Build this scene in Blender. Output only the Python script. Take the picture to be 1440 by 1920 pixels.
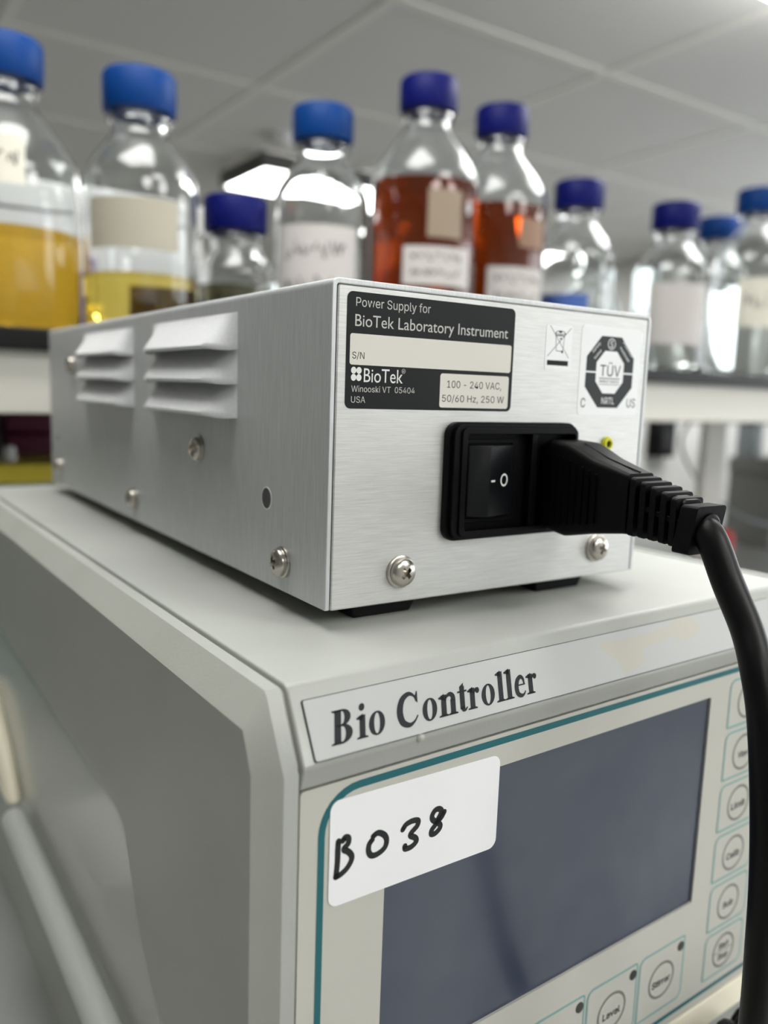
import bpy, bmesh, math, random
from mathutils import Vector, Matrix
random.seed(7)
for o in list(bpy.data.objects): bpy.data.objects.remove(o)
scn = bpy.context.scene
COL = scn.collection
PI = math.pi

# ---------------------------------------------------------------- camera
CAM = (-0.10839, -0.18764, -0.02848)
RIGHT = Vector((0.83107, -0.555148, 0.033661)); DOWN = Vector((-0.053154, -0.139527, -0.988791)); FWD = Vector((0.553622, 0.819965, -0.145465))
FPX = 1543.17
cd = bpy.data.cameras.new('camera'); cam = bpy.data.objects.new('camera', cd); COL.objects.link(cam)
cd.sensor_fit = 'VERTICAL'; cd.sensor_height = 36; cd.lens = FPX / 1920 * 36
cd.clip_start = .01; cd.clip_end = 50
cd.dof.use_dof = True; cd.dof.focus_distance = .216; cd.dof.aperture_fstop = 8.4
cam.matrix_world = Matrix(((RIGHT.x, -DOWN.x, -FWD.x, CAM[0]), (RIGHT.y, -DOWN.y, -FWD.y, CAM[1]), (RIGHT.z, -DOWN.z, -FWD.z, CAM[2]), (0, 0, 0, 1)))
scn.camera = cam

# ---------------------------------------------------------------- world, lights, exposure
w = bpy.data.worlds.new('world'); scn.world = w; w.use_nodes = True
w.node_tree.nodes['Background'].inputs[0].default_value = (.8, .85, .9, 1)
w.node_tree.nodes['Background'].inputs[1].default_value = .05
FILL_E = 3.0; LIGHT_E = 9.0                      # radiance of the added window panes, then of the ceiling lights
scn.view_settings.view_transform = 'Standard'; scn.view_settings.look = 'None'
scn.view_settings.gamma = 1; scn.view_settings.use_curve_mapping = False
scn.view_settings.exposure = 0.2
scn.cycles.max_bounces = 14; scn.cycles.transmission_bounces = 14; scn.cycles.diffuse_bounces = 5
scn.cycles.use_denoising = True
CEIL_Z = .7215; FLOOR_Z = -1.68
# panel tiles: lower-left corner (x, y) of each 0.6 m tile that holds a light
PANELS = [(.246, -1.19), (.846, -1.80), (-.354, -1.80), (2.646, -.58), (2.646, -2.41), (2.646, 3.08), (-.954, 3.08)]  # first panel added to brighten the fronts, last to light the back wall

# ---------------------------------------------------------------- materials
def lin(c): return tuple(((v / 255) / 12.92 if v / 255 <= .04045 else ((v / 255 + .055) / 1.055) ** 2.4) for v in c)
def mat(name, rgb, rough=.5, metal=0., spec=.5, trans=0., ior=1.45, emit=None, coat=0.):
    m = bpy.data.materials.new(name); m.use_nodes = True
    b = m.node_tree.nodes['Principled BSDF']
    b.inputs['Base Color'].default_value = (*lin(rgb), 1)
    b.inputs['Roughness'].default_value = rough; b.inputs['Metallic'].default_value = metal
    b.inputs['Specular IOR Level'].default_value = spec; b.inputs['IOR'].default_value = ior
    b.inputs['Transmission Weight'].default_value = trans; b.inputs['Coat Weight'].default_value = coat
    if emit:
        b.inputs['Emission Color'].default_value = (*emit[0], 1); b.inputs['Emission Strength'].default_value = emit[1]
    return m
def nd(m, t): return m.node_tree.nodes.new(t)
def lk(m, a, b): m.node_tree.links.new(a, b)
def bsdf(m): return m.node_tree.nodes['Principled BSDF']
def coords(m, scale):
    tc = nd(m, 'ShaderNodeTexCoord'); mp = nd(m, 'ShaderNodeMapping'); mp.inputs['Scale'].default_value = scale
    lk(m, tc.outputs['Object'], mp.inputs['Vector']); return mp.outputs['Vector']
def noise(m, vec, scale, detail=3, rough=.5):
    n = nd(m, 'ShaderNodeTexNoise'); n.inputs['Scale'].default_value = scale; n.inputs['Detail'].default_value = detail
    n.inputs['Roughness'].default_value = rough; lk(m, vec, n.inputs['Vector']); return n.outputs['Fac']
def ramp(m, fac, stops):
    r = nd(m, 'ShaderNodeValToRGB'); e = r.color_ramp.elements
    while len(e) < len(stops): e.new(.5)
    for el, (p, c) in zip(e, stops):
        el.position = p; el.color = (*c, 1) if len(c) == 3 else c
    lk(m, fac, r.inputs['Fac']); return r.outputs['Color']
def mul(m, a, col):
    x = nd(m, 'ShaderNodeMix'); x.data_type = 'RGBA'; x.blend_type = 'MULTIPLY'; x.inputs[0].default_value = 1
    lk(m, a, x.inputs[6]); x.inputs[7].default_value = (*col, 1) if not hasattr(col, 'node') else (1, 1, 1, 1)
    if hasattr(col, 'node'): lk(m, col, x.inputs[7])
    return x.outputs[2]
def bump(m, fac, strength, dist):
    b = nd(m, 'ShaderNodeBump'); b.inputs['Strength'].default_value = strength; b.inputs['Distance'].default_value = dist
    lk(m, fac, b.inputs['Height']); lk(m, b.outputs['Normal'], bsdf(m).inputs['Normal'])
def brushed(name, rgb, scale, rough, metal, contrast=.10, bstr=.25):
    m = mat(name, rgb, rough, metal)
    f = noise(m, coords(m, scale), 1, 4, .65)
    g = noise(m, coords(m, (18, 18, 18)), 1, 3)
    a = ramp(m, f, [(.25, (1 - contrast * 2,) * 3), (.75, (1 + contrast,) * 3)])
    c = mul(m, mul(m, a, ramp(m, g, [(.3, (.94,) * 3), (.7, (1.03,) * 3)])), lin(rgb))
    lk(m, c, bsdf(m).inputs['Base Color']); bump(m, f, bstr, .0001); return m
ALU_F = brushed('brushed_aluminium_face', (220, 220, 218), (90, 900, 3200), .45, .65)
ALU_S = brushed('brushed_aluminium_side', (212, 214, 215), (3000, 2600, 70), .5, .6, .09)
ALU_L = brushed('lit_tone_aluminium', (242, 243, 245), (900, 900, 900), .55, .25, .04, .2)  # paler than the side sheet; light falling on the louvers put into colour
STEEL = mat('screw_steel', (196, 190, 182), .24, 1.)
DARKFILL = mat('black_and_gap_shade', (14, 14, 14), .6)  # near-black for black parts and for shade painted into gaps
def plastic(name, rgb, rough, bscale=2200, bstr=.12):
    m = mat(name, rgb, rough, 0, .13); bump(m, noise(m, coords(m, (1, 1, 1)), bscale, 2), bstr, .0001); return m
BLACK = plastic('black_plastic', (9, 9, 10), .45)
BLACKTEX = plastic('textured_black_plastic', (13, 13, 14), .5, 3200, .6)
CABLE = mat('black_cable_jacket', (7, 7, 8), .4, 0, .25)
RUBBER = mat('black_rubber', (12, 13, 14), .6, 0, .3)
SWITCH = mat('switch_blue_black', (7, 9, 13), .4, 0, .3)
LBL_BLACK = mat('label_black', (20, 22, 24), .45, 0, .3)
LBL_OFFW = mat('label_offwhite', (222, 219, 210), .45)
LBL_PRINT = mat('label_print_grey', (200, 199, 194), .45)
LBL_CLEAR = mat('label_silver_white', (246, 248, 249), .4)
INK = mat('label_ink', (20, 22, 24), .5, 0, .25)
INKG = mat('label_ink_grey', (50, 53, 55), .5, 0, .3)
WHITE = mat('white_print', (232, 232, 230), .5)
YELLOW = mat('yellow_plastic_ring', (214, 212, 40), .4)
def paint(name, rgb, rough, bstr=.18, dirt=True):
    m = mat(name, rgb, rough, 0, .4)
    v = coords(m, (1, 1, 1)); bump(m, noise(m, v, 1300, 2), bstr, .00025)
    if dirt:
        vo = nd(m, 'ShaderNodeTexVoronoi'); vo.inputs['Scale'].default_value = 42; lk(m, v, vo.inputs['Vector'])
        add = nd(m, 'ShaderNodeMath'); add.operation = 'MULTIPLY_ADD'; lk(m, noise(m, v, 500, 2), add.inputs[0]); add.inputs[1].default_value = .10; lk(m, vo.outputs['Distance'], add.inputs[2])
        a = ramp(m, add.outputs[0], [(.062, (.42, .40, .36)), (.078, (1, 1, 1))])
        b = ramp(m, noise(m, v, 30, 4), [(.3, (.95, .95, .94)), (.6, (1, 1, 1))])
        lk(m, mul(m, mul(m, a, b), lin(rgb)), bsdf(m).inputs['Base Color'])
    return m
PAINT = paint('grey_instrument_paint', (164, 166, 161), .42)
PAINT2 = paint('grey_side_paint', (172, 173, 166), .45, .14)
PANEL = mat('overlay_grey_beige', (190, 189, 181), .4)
SMOOTHG = mat('smooth_grey_panel', (184, 185, 177), .22)
CREAM = mat('cream_plastic', (226, 220, 198), .5)
PLATE = mat('nameplate_grey', (178, 180, 179), .5, 0, .3)
pv = coords(PLATE, (1, 1, 1)); STAIN = mat('tape_residue', (180, 177, 166), .5)
TEAL = mat('teal_print', (16, 96, 104), .42); TEAL_L = mat('pale_teal_print', (112, 162, 160), .45)
RINGG = mat('grey_ring_print', (118, 116, 110), .5); TXTG = mat('button_text', (48, 48, 48), .5)
SERIF = mat('nameplate_ink', (22, 25, 29), .5, 0, .25)
LCD = mat('lcd_glass', (66, 74, 92), .16, 0, .5)
lcf = noise(LCD, coords(LCD, (1, 1, 1)), 14, 3)
lk(LCD, mul(LCD, ramp(LCD, lcf, [(.35, (.55, .6, .75)), (.6, (1, 1, 1))]), lin((74, 80, 94))), bsdf(LCD).inputs['Base Color'])  # faint navy blotches put a dark reflection into the screen colour
STICK = mat('paper_sticker', (240, 240, 242), .6); MARKER = mat('marker_ink', (20, 22, 26), .45)
GLASS = mat('borosilicate_glass', (250, 252, 252), .0, 0, .5, 1., 1.47)
CAPB = mat('blue_cap', (0, 54, 118), .5, 0, .2); CAPD = mat('dark_blue_cap', (3, 12, 90), .5, 0, .2)
PAPER = mat('bottle_label_paper', (226, 222, 208), .6); PAPERW = mat('bottle_label_white', (196, 191, 188), .6)
PENCIL = mat('handwriting_ink', (64, 54, 52), .6)
def liquid(name, rgb): return mat(name, rgb, .0, 0, .5, 1., 1.33)
LIQ_Y = liquid('amber_yellow_liquid', (255, 204, 66)); LIQ_P = liquid('pale_yellow_liquid', (255, 228, 112))
LIQ_B = liquid('orange_brown_liquid', (168, 64, 8)); LIQ_C = liquid('clear_liquid', (246, 248, 246)); LIQ_D = liquid('olive_liquid', (150, 146, 120))
SHELF = mat('black_laminate', (8, 8, 9), .45, 0, .3); FASCIA = mat('cream_painted_rail', (214, 211, 202), .45)
WALLM = mat('painted_wall', (206, 206, 204), .7); WALLD = mat('dimming_grey_wall', (132, 133, 130), .6); FLOORM = mat('light_vinyl_floor', (205, 204, 198), .5)
TILE = mat('ceiling_tile', (204, 203, 201), .85); bump(TILE, noise(TILE, coords(TILE, (1, 1, 1)), 160, 3), .1, .001)
GRID = mat('ceiling_grid_white', (218, 217, 211), .85)
LAMP = mat('lamp_diffuser', (255, 255, 255), .5, emit=((1, 1, .97), LIGHT_E)); LAMPF = mat('lamp_frame', (205, 205, 205), .4); LAMPD = mat('lamp_housing_grey', (86, 86, 84), .5)
FILLPANE = mat('fill_glow_pane', (220, 225, 230), .1, emit=((.93, .97, 1), FILL_E)); BENCH = mat('grey_worktop', (150, 152, 150), .25); MAROON = mat('maroon_plastic', (92, 24, 54), .5); YBOX = mat('yellow_lid', (206, 186, 60), .45)
TEALBOX = mat('pale_blue_plastic', (140, 165, 165), .4); LILAC = mat('lilac_carton', (150, 132, 200), .6); GREYBOX = mat('mid_grey_plastic', (124, 124, 122), .5); PGREY = mat('blue_grey_plastic', (140, 147, 150), .5); PARTW = mat('white_partition', (216, 216, 214), .6); RED = mat('red_plastic', (200, 50, 50), .5)

# ---------------------------------------------------------------- mesh helpers
try:      # Blender's own bundled sans face; its built-in face is the fallback
    import os
    SANS = bpy.data.fonts.load(os.path.join(bpy.utils.resource_path('LOCAL'), 'datafiles', 'fonts', 'Inter.woff2'))
except Exception:
    SANS = None
def text_geo(s, font=None, bold=0):
    cu = bpy.data.curves.new('t', 'FONT'); cu.body = s
    if font: cu.font = font
    cu.offset = bold
    cu.resolution_u = 4; cu.size = 1
    o = bpy.data.objects.new('t', cu); COL.objects.link(o)
    dg = bpy.context.evaluated_depsgraph_get(); me = bpy.data.meshes.new_from_object(o.evaluated_get(dg))
    vs = [(v.co.x, v.co.y) for v in me.vertices]; fs = [tuple(p.vertices) for p in me.polygons]
    bpy.data.objects.remove(o); bpy.data.curves.remove(cu); bpy.data.meshes.remove(me)
    return vs, fs
_cap = {f: max(v[1] for v in text_geo('H', f)[0]) for f in {None, SANS}}
def fill_geo(contours):
    cu = bpy.data.curves.new('f', 'CURVE'); cu.dimensions = '2D'; cu.fill_mode = 'BOTH'
    for c in contours:
        sp = cu.splines.new('POLY'); sp.points.add(len(c) - 1); sp.use_cyclic_u = True
        for p, q in zip(sp.points, c): p.co = (q[0], q[1], 0, 1)
    o = bpy.data.objects.new('f', cu); COL.objects.link(o)
    dg = bpy.context.evaluated_depsgraph_get(); me = bpy.data.meshes.new_from_object(o.evaluated_get(dg))
    vs = [(v.co.x, v.co.y) for v in me.vertices]; fs = [tuple(p.vertices) for p in me.polygons]
    bpy.data.objects.remove(o); bpy.data.curves.remove(cu); bpy.data.meshes.remove(me)
    return vs, fs
def rrect(u0, u1, v0, v1, r, seg=6):
    if not isinstance(r, (list, tuple)): r = (r,) * 4
    out = []
    for (cx, cy, a, rr) in ((u1 - r[0], v1 - r[0], 0, r[0]), (u0 + r[1], v1 - r[1], 90, r[1]), (u0 + r[2], v0 + r[2], 180, r[2]), (u1 - r[3], v0 + r[3], 270, r[3])):
        for k in range(seg + 1):
            t = math.radians(a + 90 * k / seg); out.append((cx + rr * math.cos(t), cy + rr * math.sin(t)))
    return out
def ell(cx, cy, rx, ry, n=28, rot=0):
    return [(cx + rx * math.cos(2 * PI * k / n) * math.cos(rot) - ry * math.sin(2 * PI * k / n) * math.sin(rot), cy + rx * math.cos(2 * PI * k / n) * math.sin(rot) + ry * math.sin(2 * PI * k / n) * math.cos(rot)) for k in range(n)]
def smooth(pts, n=6, closed=False):
    P = [Vector(p) for p in pts]; out = []; N = len(P)
    for i in range(N if closed else N - 1):
        g = (lambda k: P[k % N]) if closed else (lambda k: P[max(0, min(N - 1, k))])
        a, b, c, d = g(i - 1), g(i), g(i + 1), g(i + 2)
        for k in range(n):
            t = k / n; out.append(.5 * ((2 * b) + (c - a) * t + (2 * a - 5 * b + 4 * c - d) * t * t + (3 * b - a - 3 * c + d) * t ** 3))
    if not closed: out.append(P[-1])
    return out
IDM = lambda u, v, w: (u, v, w)
class MB:
    def __init__(s): s.v = []; s.f = []; s.m = []; s.mats = []
    def mi(s, m):
        if m not in s.mats: s.mats.append(m)
        return s.mats.index(m)
    def add(s, vs, fs, m):
        b = len(s.v); k = s.mi(m); s.v += [tuple(x) for x in vs]
        for f in fs: s.f.append(tuple(b + i for i in f)); s.m.append(k)
        return s
    def text(s, txt, u0, u1, v0, cap, mp, m, w=.14, rot=None, font=SANS, bold=.0):
        vs, fs = text_geo(txt, font, bold); a = min(v[0] for v in vs); b = max(v[0] for v in vs); k = cap / _cap[font]
        out = []
        for x, y in vs:
            U, V = u0 + (x - a) / (b - a) * (u1 - u0), v0 + y * k
            if rot:
                c, sn = math.cos(rot[2]), math.sin(rot[2]); dx, dy = U - rot[0], V - rot[1]; U, V = rot[0] + c * dx - sn * dy, rot[1] + sn * dx + c * dy
            out.append(mp(U, V, w))
        return s.add(out, fs, m)
    def fill(s, contours, mp, m, w=.14):
        vs, fs = fill_geo(contours); return s.add([mp(x, y, w) for x, y in vs], fs, m)
    def ribbon(s, pts, width, mp, m, w=.14, closed=False, caps=True, n=6):
        P = smooth([(*p, 0) for p in pts], n, closed); N = len(P)
        wd = width if callable(width) else (lambda t: width)
        L = []; R = []
        for i, p in enumerate(P):
            d = (P[(i + 1) % N] - P[i - 1]) if closed else (P[min(N - 1, i + 1)] - P[max(0, i - 1)])
            if d.length < 1e-9: d = Vector((1, 0, 0))
            d.normalize(); h = wd(i / max(1, N - 1)) / 2; nn = Vector((-d.y, d.x, 0)) * h
            L.append(p + nn); R.append(p - nn)
        vs = [mp(q.x, q.y, w) for q in L + R]; fs = [(i, i + 1, N + i + 1, N + i) for i in range(N - 1)]
        if closed: fs.append((N - 1, 0, N, 2 * N - 1))
        s.add(vs, fs, m)
        if caps and not closed:
            for p, t in ((P[0], 0), (P[-1], 1)):
                e = ell(p.x, p.y, wd(t) / 2, wd(t) / 2, 12); s.add([mp(x, y, w) for x, y in e], [tuple(range(12))], m)
        return s
    def ring2(s, out, inn, mp, m, w=.14):
        n = len(out); return s.add([mp(x, y, w) for x, y in out + inn], [(i, (i + 1) % n, n + (i + 1) % n, n + i) for i in range(n)], m)
    def prism(s, poly, w0, w1, mp, m, top=True, bot=True):
        n = len(poly); vs = [mp(x, y, w0) for x, y in poly] + [mp(x, y, w1) for x, y in poly]
        fs = [(i, (i + 1) % n, n + (i + 1) % n, n + i) for i in range(n)]
        if bot: fs.append(tuple(range(n - 1, -1, -1)))
        if top: fs.append(tuple(range(n, 2 * n)))
        return s.add(vs, fs, m)
    def tubering(s, out, inn, w0, w1, mp, m):
        n = len(out); vs = [mp(x, y, w) for w in (w0, w1) for x, y in out + inn]; fs = []
        for i in range(n):
            j = (i + 1) % n
            fs += [(i, j, 2 * n + j, 2 * n + i), (n + i, 3 * n + i, 3 * n + j, n + j), (2 * n + i, 2 * n + j, 3 * n + j, 3 * n + i), (i, n + i, n + j, j)]
        return s.add(vs, fs, m)
    def loft(s, rings, m, cap=True, closed=True):
        n = len(rings[0]); vs = [p for r in rings for p in r]; fs = []
        for k in range(len(rings) - 1):
            for i in range(n if closed else n - 1):
                j = (i + 1) % n; fs.append((k * n + i, k * n + j, (k + 1) * n + j, (k + 1) * n + i))
        if cap: fs += [tuple(range(n - 1, -1, -1)), tuple(range((len(rings) - 1) * n, len(rings) * n))]
        return s.add(vs, fs, m)
    def box(s, x0, x1, y0, y1, z0, z1, m):
        return s.prism([(x0, y0), (x1, y0), (x1, y1), (x0, y1)], z0, z1, IDM, m)
    def lathe(s, prof, m, n=40, mp=IDM, closed=False, mod=None):
        rings = [[mp((r * (mod(k, r) if mod else 1)) * math.cos(2 * PI * k / n), (r * (mod(k, r) if mod else 1)) * math.sin(2 * PI * k / n), z) for k in range(n)] for r, z in prof]
        if closed: rings.append(rings[0])
        return s.loft(rings, m, cap=not closed)
    def tube(s, pts, rad, m, n=14, cap=True, sm=6):
        P = smooth(pts, sm) if sm else [Vector(p) for p in pts]; rings = []; up = None
        for i, p in enumerate(P):
            d = (P[min(len(P) - 1, i + 1)] - P[max(0, i - 1)]).normalized()
            if up is None: up = Vector((0, 0, 1)) if abs(d.z) < .8 else Vector((1, 0, 0))
            a = d.cross(up).normalized(); b = a.cross(d).normalized(); up = b
            r = rad(i / (len(P) - 1)) if callable(rad) else rad
            rings.append([p + a * r * math.cos(2 * PI * k / n) + b * r * math.sin(2 * PI * k / n) for k in range(n)])
        return s.loft(rings, m, cap)
    def mesh(s, name, scale=.001, off=(0, 0, 0), angle=.7):
        me = bpy.data.meshes.new(name)
        me.from_pydata([((x - off[0]) * scale, (y - off[1]) * scale, (z - off[2]) * scale) for x, y, z in s.v], [], s.f)
        for m in s.mats: me.materials.append(m)
        me.polygons.foreach_set('material_index', s.m); me.update()
        bm = bmesh.new(); bm.from_mesh(me); bmesh.ops.recalc_face_normals(bm, faces=bm.faces); bm.to_mesh(me); bm.free()
        me.shade_smooth(); me.set_sharp_from_angle(angle=angle); return me
    def build(s, name, parent=None, scale=.001, off=(0, 0, 0), bevel=0, seg=2, angle=.7):
        return link(name, s.mesh(name, scale, off, angle), parent, bevel, seg)
def link(name, me, parent=None, bevel=0, seg=2):
    o = bpy.data.objects.new(name, me); COL.objects.link(o)
    if parent: o.parent = parent
    if bevel:
        b = o.modifiers.new('bevel', 'BEVEL'); b.width = bevel; b.segments = seg; b.limit_method = 'ANGLE'; b.angle_limit = .5; b.harden_normals = False
    return o
def tag(o, label, cat, group=None, kind=None):
    if label: o['label'] = label
    if cat: o['category'] = cat
    if group: o['group'] = group
    if kind: o['kind'] = kind
    return o
def thing(name, label, cat, loc=(0, 0, 0), rz=0, group=None):
    o = bpy.data.objects.new(name, None); COL.objects.link(o); o.location = loc; o.rotation_euler = (0, 0, rz); o.empty_display_size = .02
    return tag(o, label, cat, group)
def struct(name, mb, bevel=0):
    return tag(mb.build(name, None, 1.0, bevel=bevel), None, None, None, 'structure')

# ================================================================ ROOM
X0, X1, Y0, Y1 = -1.7, 3.6, -3.4, 5.6
struct('floor', MB().box(X0, X1, Y0, Y1, FLOOR_Z - .05, FLOOR_Z, FLOORM))
struct('wall_left', MB().box(X0 - .1, X0, Y0, Y1, FLOOR_Z, CEIL_Z, WALLD)); struct('wall_right', MB().box(X1, X1 + .1, Y0, Y1, FLOOR_Z, CEIL_Z, WALLM))  # left wall set close and grey to cut light from that side
struct('wall_front', MB().box(X0, X1, Y0 - .1, Y0, FLOOR_Z, CEIL_Z, WALLM)); struct('wall_back', MB().box(X0, X1, Y1, Y1 + .1, FLOOR_Z, CEIL_Z, WALLM))
struct('ceiling', MB().box(X0, X1, Y0, Y1, CEIL_Z + .004, CEIL_Z + .06, TILE))
for k, (wy) in enumerate((-2.9, -1.2, .3)):  # unseen glowing windows added to brighten the ceiling
    fr = MB(); fr.tubering([(wy, -.75), (wy + 1.5, -.75), (wy + 1.5, .55), (wy, .55)], [(wy + .06, -.69), (wy + 1.44, -.69), (wy + 1.44, .49), (wy + .06, .49)], -.02, .04, lambda u, v, w_: (X1 - w_, u, v), LAMPF)
    fr.box(X1 - .03, X1 - .005, wy + .06, wy + 1.44, -.69, .49, FILLPANE)
    struct('fill_window_%d' % (k + 1), fr)
g = MB()
for i in range(-7, 7): g.box(.846 + .6 * i - .012, .846 + .6 * i + .012, Y0, Y1, CEIL_Z + .0015, CEIL_Z + .006, GRID) if X0 < .846 + .6 * i < X1 else None
for j in range(-8, 9): g.box(X0, X1, 1.248 + .61 * j - .012, 1.248 + .61 * j + .012, CEIL_Z + .001, CEIL_Z + .006, GRID) if Y0 < 1.248 + .61 * j < Y1 else None
struct('trim_1', g)

def ceiling_panel(x, y, label):
    t = thing('ceiling_light', label, 'ceiling light', (x + .3, y + .3, CEIL_Z - .012), 0, None)
    MB().tubering(rrect(-.288, .288, -.288, .288, .004, 2), rrect(-.27, .27, -.27, .27, .004, 2), -.004, .012, IDM, LAMPF).build('frame', t, 1.)
    MB().box(-.27, .27, -.27, .27, -.001, .006, LAMP).build('diffuser', t, 1.)
    return t
PL = ['added fill light panel behind the camera, nearest to it', 'flush ceiling light panel behind the camera to the right', 'flush ceiling light panel behind the camera to the left',
      'flush ceiling light panel by the added windows, nearest the shelf end', 'flush ceiling light panel by the added windows, behind the camera', 'flush ceiling light panel in the far right of the room', 'added unseen fill light panel in the far left of the room']
for (x, y), l in zip(PANELS, PL): ceiling_panel(x, y, l)
def surface_light(cx, cy, wx, wy, h, label, group=None):
    t = thing('surface_light', label, 'ceiling light', (cx, cy, CEIL_Z - h), 0, group)
    MB().tubering(rrect(-wx / 2, wx / 2, -wy / 2, wy / 2, .01, 3), rrect(-wx / 2 + .015, wx / 2 - .015, -wy / 2 + .015, wy / 2 - .015, .008, 3), -.002, h, IDM, LAMPD).build('housing', t, 1.)
    MB().box(-wx / 2 + .015, wx / 2 - .015, -wy / 2 + .015, wy / 2 - .015, 0, .012, LAMP).build('diffuser', t, 1.)
surface_light(1.41, 2.53, .64, .36, .05, 'bright ceiling light seen behind the clear blue-capped bottle')
def opal_light(cx, cy, wx, wy, label):
    t = thing('opal_light', label, 'ceiling light', (cx, cy, CEIL_Z - .085))
    MB().prism(rrect(-wx / 2, wx / 2, -wy / 2, wy / 2, .03, 5), 0, .06, IDM, LAMP).build('opal_cover', t, 1., bevel=.008)
    MB().prism(rrect(-wx / 2 + .03, wx / 2 - .03, -wy / 2 + .03, wy / 2 - .03, .02, 3), .06, .09, IDM, LAMPF).build('base_plate', t, 1.)
opal_light(1.27, .405, .6, .6, 'glowing opal ceiling light whose corner shows at the top right of the photo')
opal_light(-.03, .2, .52, .42, 'glowing opal ceiling light directly above the aluminium box')
t = thing('smoke_detector', 'small white round detector on the ceiling left of the bright light', 'detector', (1.07, 2.178, CEIL_Z + .004))
MB().lathe([(.001, 0), (.05, 0), (.05, -.012), (.035, -.03), (.001, -.034)], LAMPF, 28).build('detector_body', t, 1.)
MB().lathe([(.001, -.033), (.012, -.034), (.010, -.040), (.001, -.042)], STEEL, 16).build('sensor_dome', t, 1.)

# ================================================================ POWER SUPPLY
W, L, H = 125.2, 326.9, 88.
OFF = (W / 2, L / 2, -93.5)
ps = thing('power_supply', 'brushed aluminium power supply box with side louvers sitting on the grey controller', 'power supply', (W / 2000, L / 2000, -.0935))
FM = lambda u, v, w: (u, -w, v)            # front face map
SM = lambda u, v, w: (-w, u, v)            # left side map (u=y, v=z)
def pbuild(mb, name, parent=ps, **k): return mb.build(name, parent, off=OFF, **k)
c = MB()
outer = [(0, -H)] + [(2.2 - 2.2 * math.cos(t), -2.2 + 2.2 * math.sin(t)) for t in [k * PI / 12 for k in range(7)]] + [(W - 2.2 + 2.2 * math.sin(t), -2.2 + 2.2 * math.cos(t)) for t in [k * PI / 12 for k in range(7)]] + [(W, -H)]
inner = [(W - 1.5, -H)] + [(W - 2.2 + .7 * math.cos(t), -2.2 + .7 * math.sin(t)) for t in [k * PI / 12 for k in range(7)]] + [(2.2 - .7 * math.sin(t), -2.2 + .7 * math.cos(t)) for t in [k * PI / 12 for k in range(7)]] + [(1.5, -H)]
c.prism(outer + inner, 0, L, lambda u, v, w: (u, w, v), ALU_S)
pbuild(c, 'cover', bevel=.0003)
c = MB()
c.prism(rrect(1.9, W - 1.75, -H - .2, -1.65, .5, 2), -1.5, 0, FM, ALU_F)
c.box(1.9, W - 1.75, 1.5, L - 1.5, -H - .1, -H + 1.4, ALU_F); c.box(1.9, W - 1.75, L - 1.5, L, -H, -1.65, ALU_F)
pbuild(c, 'chassis', bevel=.0004)
# louvers: pressed bumps on the side sheet, a dark face below painting the shaded opening
def louver(y0, y1, zl):
    D = 7.2; ht = 10.4; end = 11; nu, nv = 28, 10; b = MB(); rings = []
    for j in range(nv + 1):
        t = j / nv; row = []
        for i in range(nu + 1):
            y = y0 + (y1 - y0) * i / nu; e = min(y - y0, y1 - y) / end; e = max(0, min(1, e)); e = math.sin(e * PI / 2) ** 1.25
            d = D * e * (t ** 1.05 if t > 0 else 0)
            if t > .93: d = D * e
            z = zl + ht * (1 - t) - (1 - e) * 1.3 * t
            row.append((-d - .03, y, z))
        rings.append(row)
    row = [(x * .94 if x < -.1 else x, y, z - 1.1 * min(1, -x / 4)) for x, y, z in rings[-1]]; rings.append(row)
    b.loft(rings, ALU_L, cap=False, closed=False)
    n = nu + 1; last = rings[-1]
    top = [(x, y, z + 1.5) for x, y, z in last]; base = [(-.03, y, z + 1.5) for x, y, z in last]
    b.loft([top, base], DARKFILL, cap=False, closed=False)
    pbuild(b, 'louver', angle=1.)
for zl in (-15.8, -26.6, -37.4):
    louver(58.6, 141, zl); louver(166, 248, zl)
# screws
def screw_mesh():
    b = MB(); R = 4.1
    prof = [(0.01, -.6), (R, -.6), (R, .9)] + [(R * math.cos(a), .9 + 1.75 * math.sin(a)) for a in [k * PI / 2 / 8 for k in range(1, 8)]] + [(.02, 2.65)]
    b.lathe([(r, z) for r, z in prof], STEEL, 32)
    o = b.build('screw_head', None); cut = MB()
    for a in (.5, .5 + PI / 2):
        ca, sa = math.cos(a), math.sin(a)
        poly = [(2.25, .62), (-2.25, .62), (-2.25, -.62), (2.25, -.62)]
        top = [(x * ca - y * sa, x * sa + y * ca, 3.4) for x, y in poly]; bot = [(x * .55 * ca - y * .8 * sa, x * .55 * sa + y * .8 * ca, .9) for x, y in poly]
        cut = MB(); cut.loft([bot, top], DARKFILL); co = cut.build('cut', None)
        md = o.modifiers.new('b', 'BOOLEAN'); md.object = co; md.operation = 'DIFFERENCE'; md.solver = 'EXACT'
        me = bpy.data.meshes.new_from_object(o.evaluated_get(bpy.context.evaluated_depsgraph_get()))
        o.modifiers.clear(); o.data = me; bpy.data.objects.remove(co)
    me = o.data; bpy.data.objects.remove(o); me.name = 'screw_head'
    me.shade_smooth(); me.set_sharp_from_angle(angle=.6); return me
SCR = screw_mesh()
WSH = MB().lathe([(4.5, 0), (4.75, .25), (4.7, .75), (4.4, .95), (2, .95), (2, 0)], STEEL, 32, closed=True).mesh('washer')
def screw(pos, facing, spin=0):
    o = link('screw', SCR, ps); rot = {'front': Matrix.Rotation(PI / 2, 4, 'X'), 'side': Matrix.Rotation(-PI / 2, 4, 'Y')}[facing]
    o.matrix_local = Matrix.Translation(((pos[0] - OFF[0]) / 1000, (pos[1] - OFF[1]) / 1000, (pos[2] - OFF[2]) / 1000)) @ rot @ Matrix.Rotation(spin, 4, 'Z') @ Matrix.Translation((0, 0, .0009))
    q = link('washer', WSH, o); q.location = (0, 0, -.0009)
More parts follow.
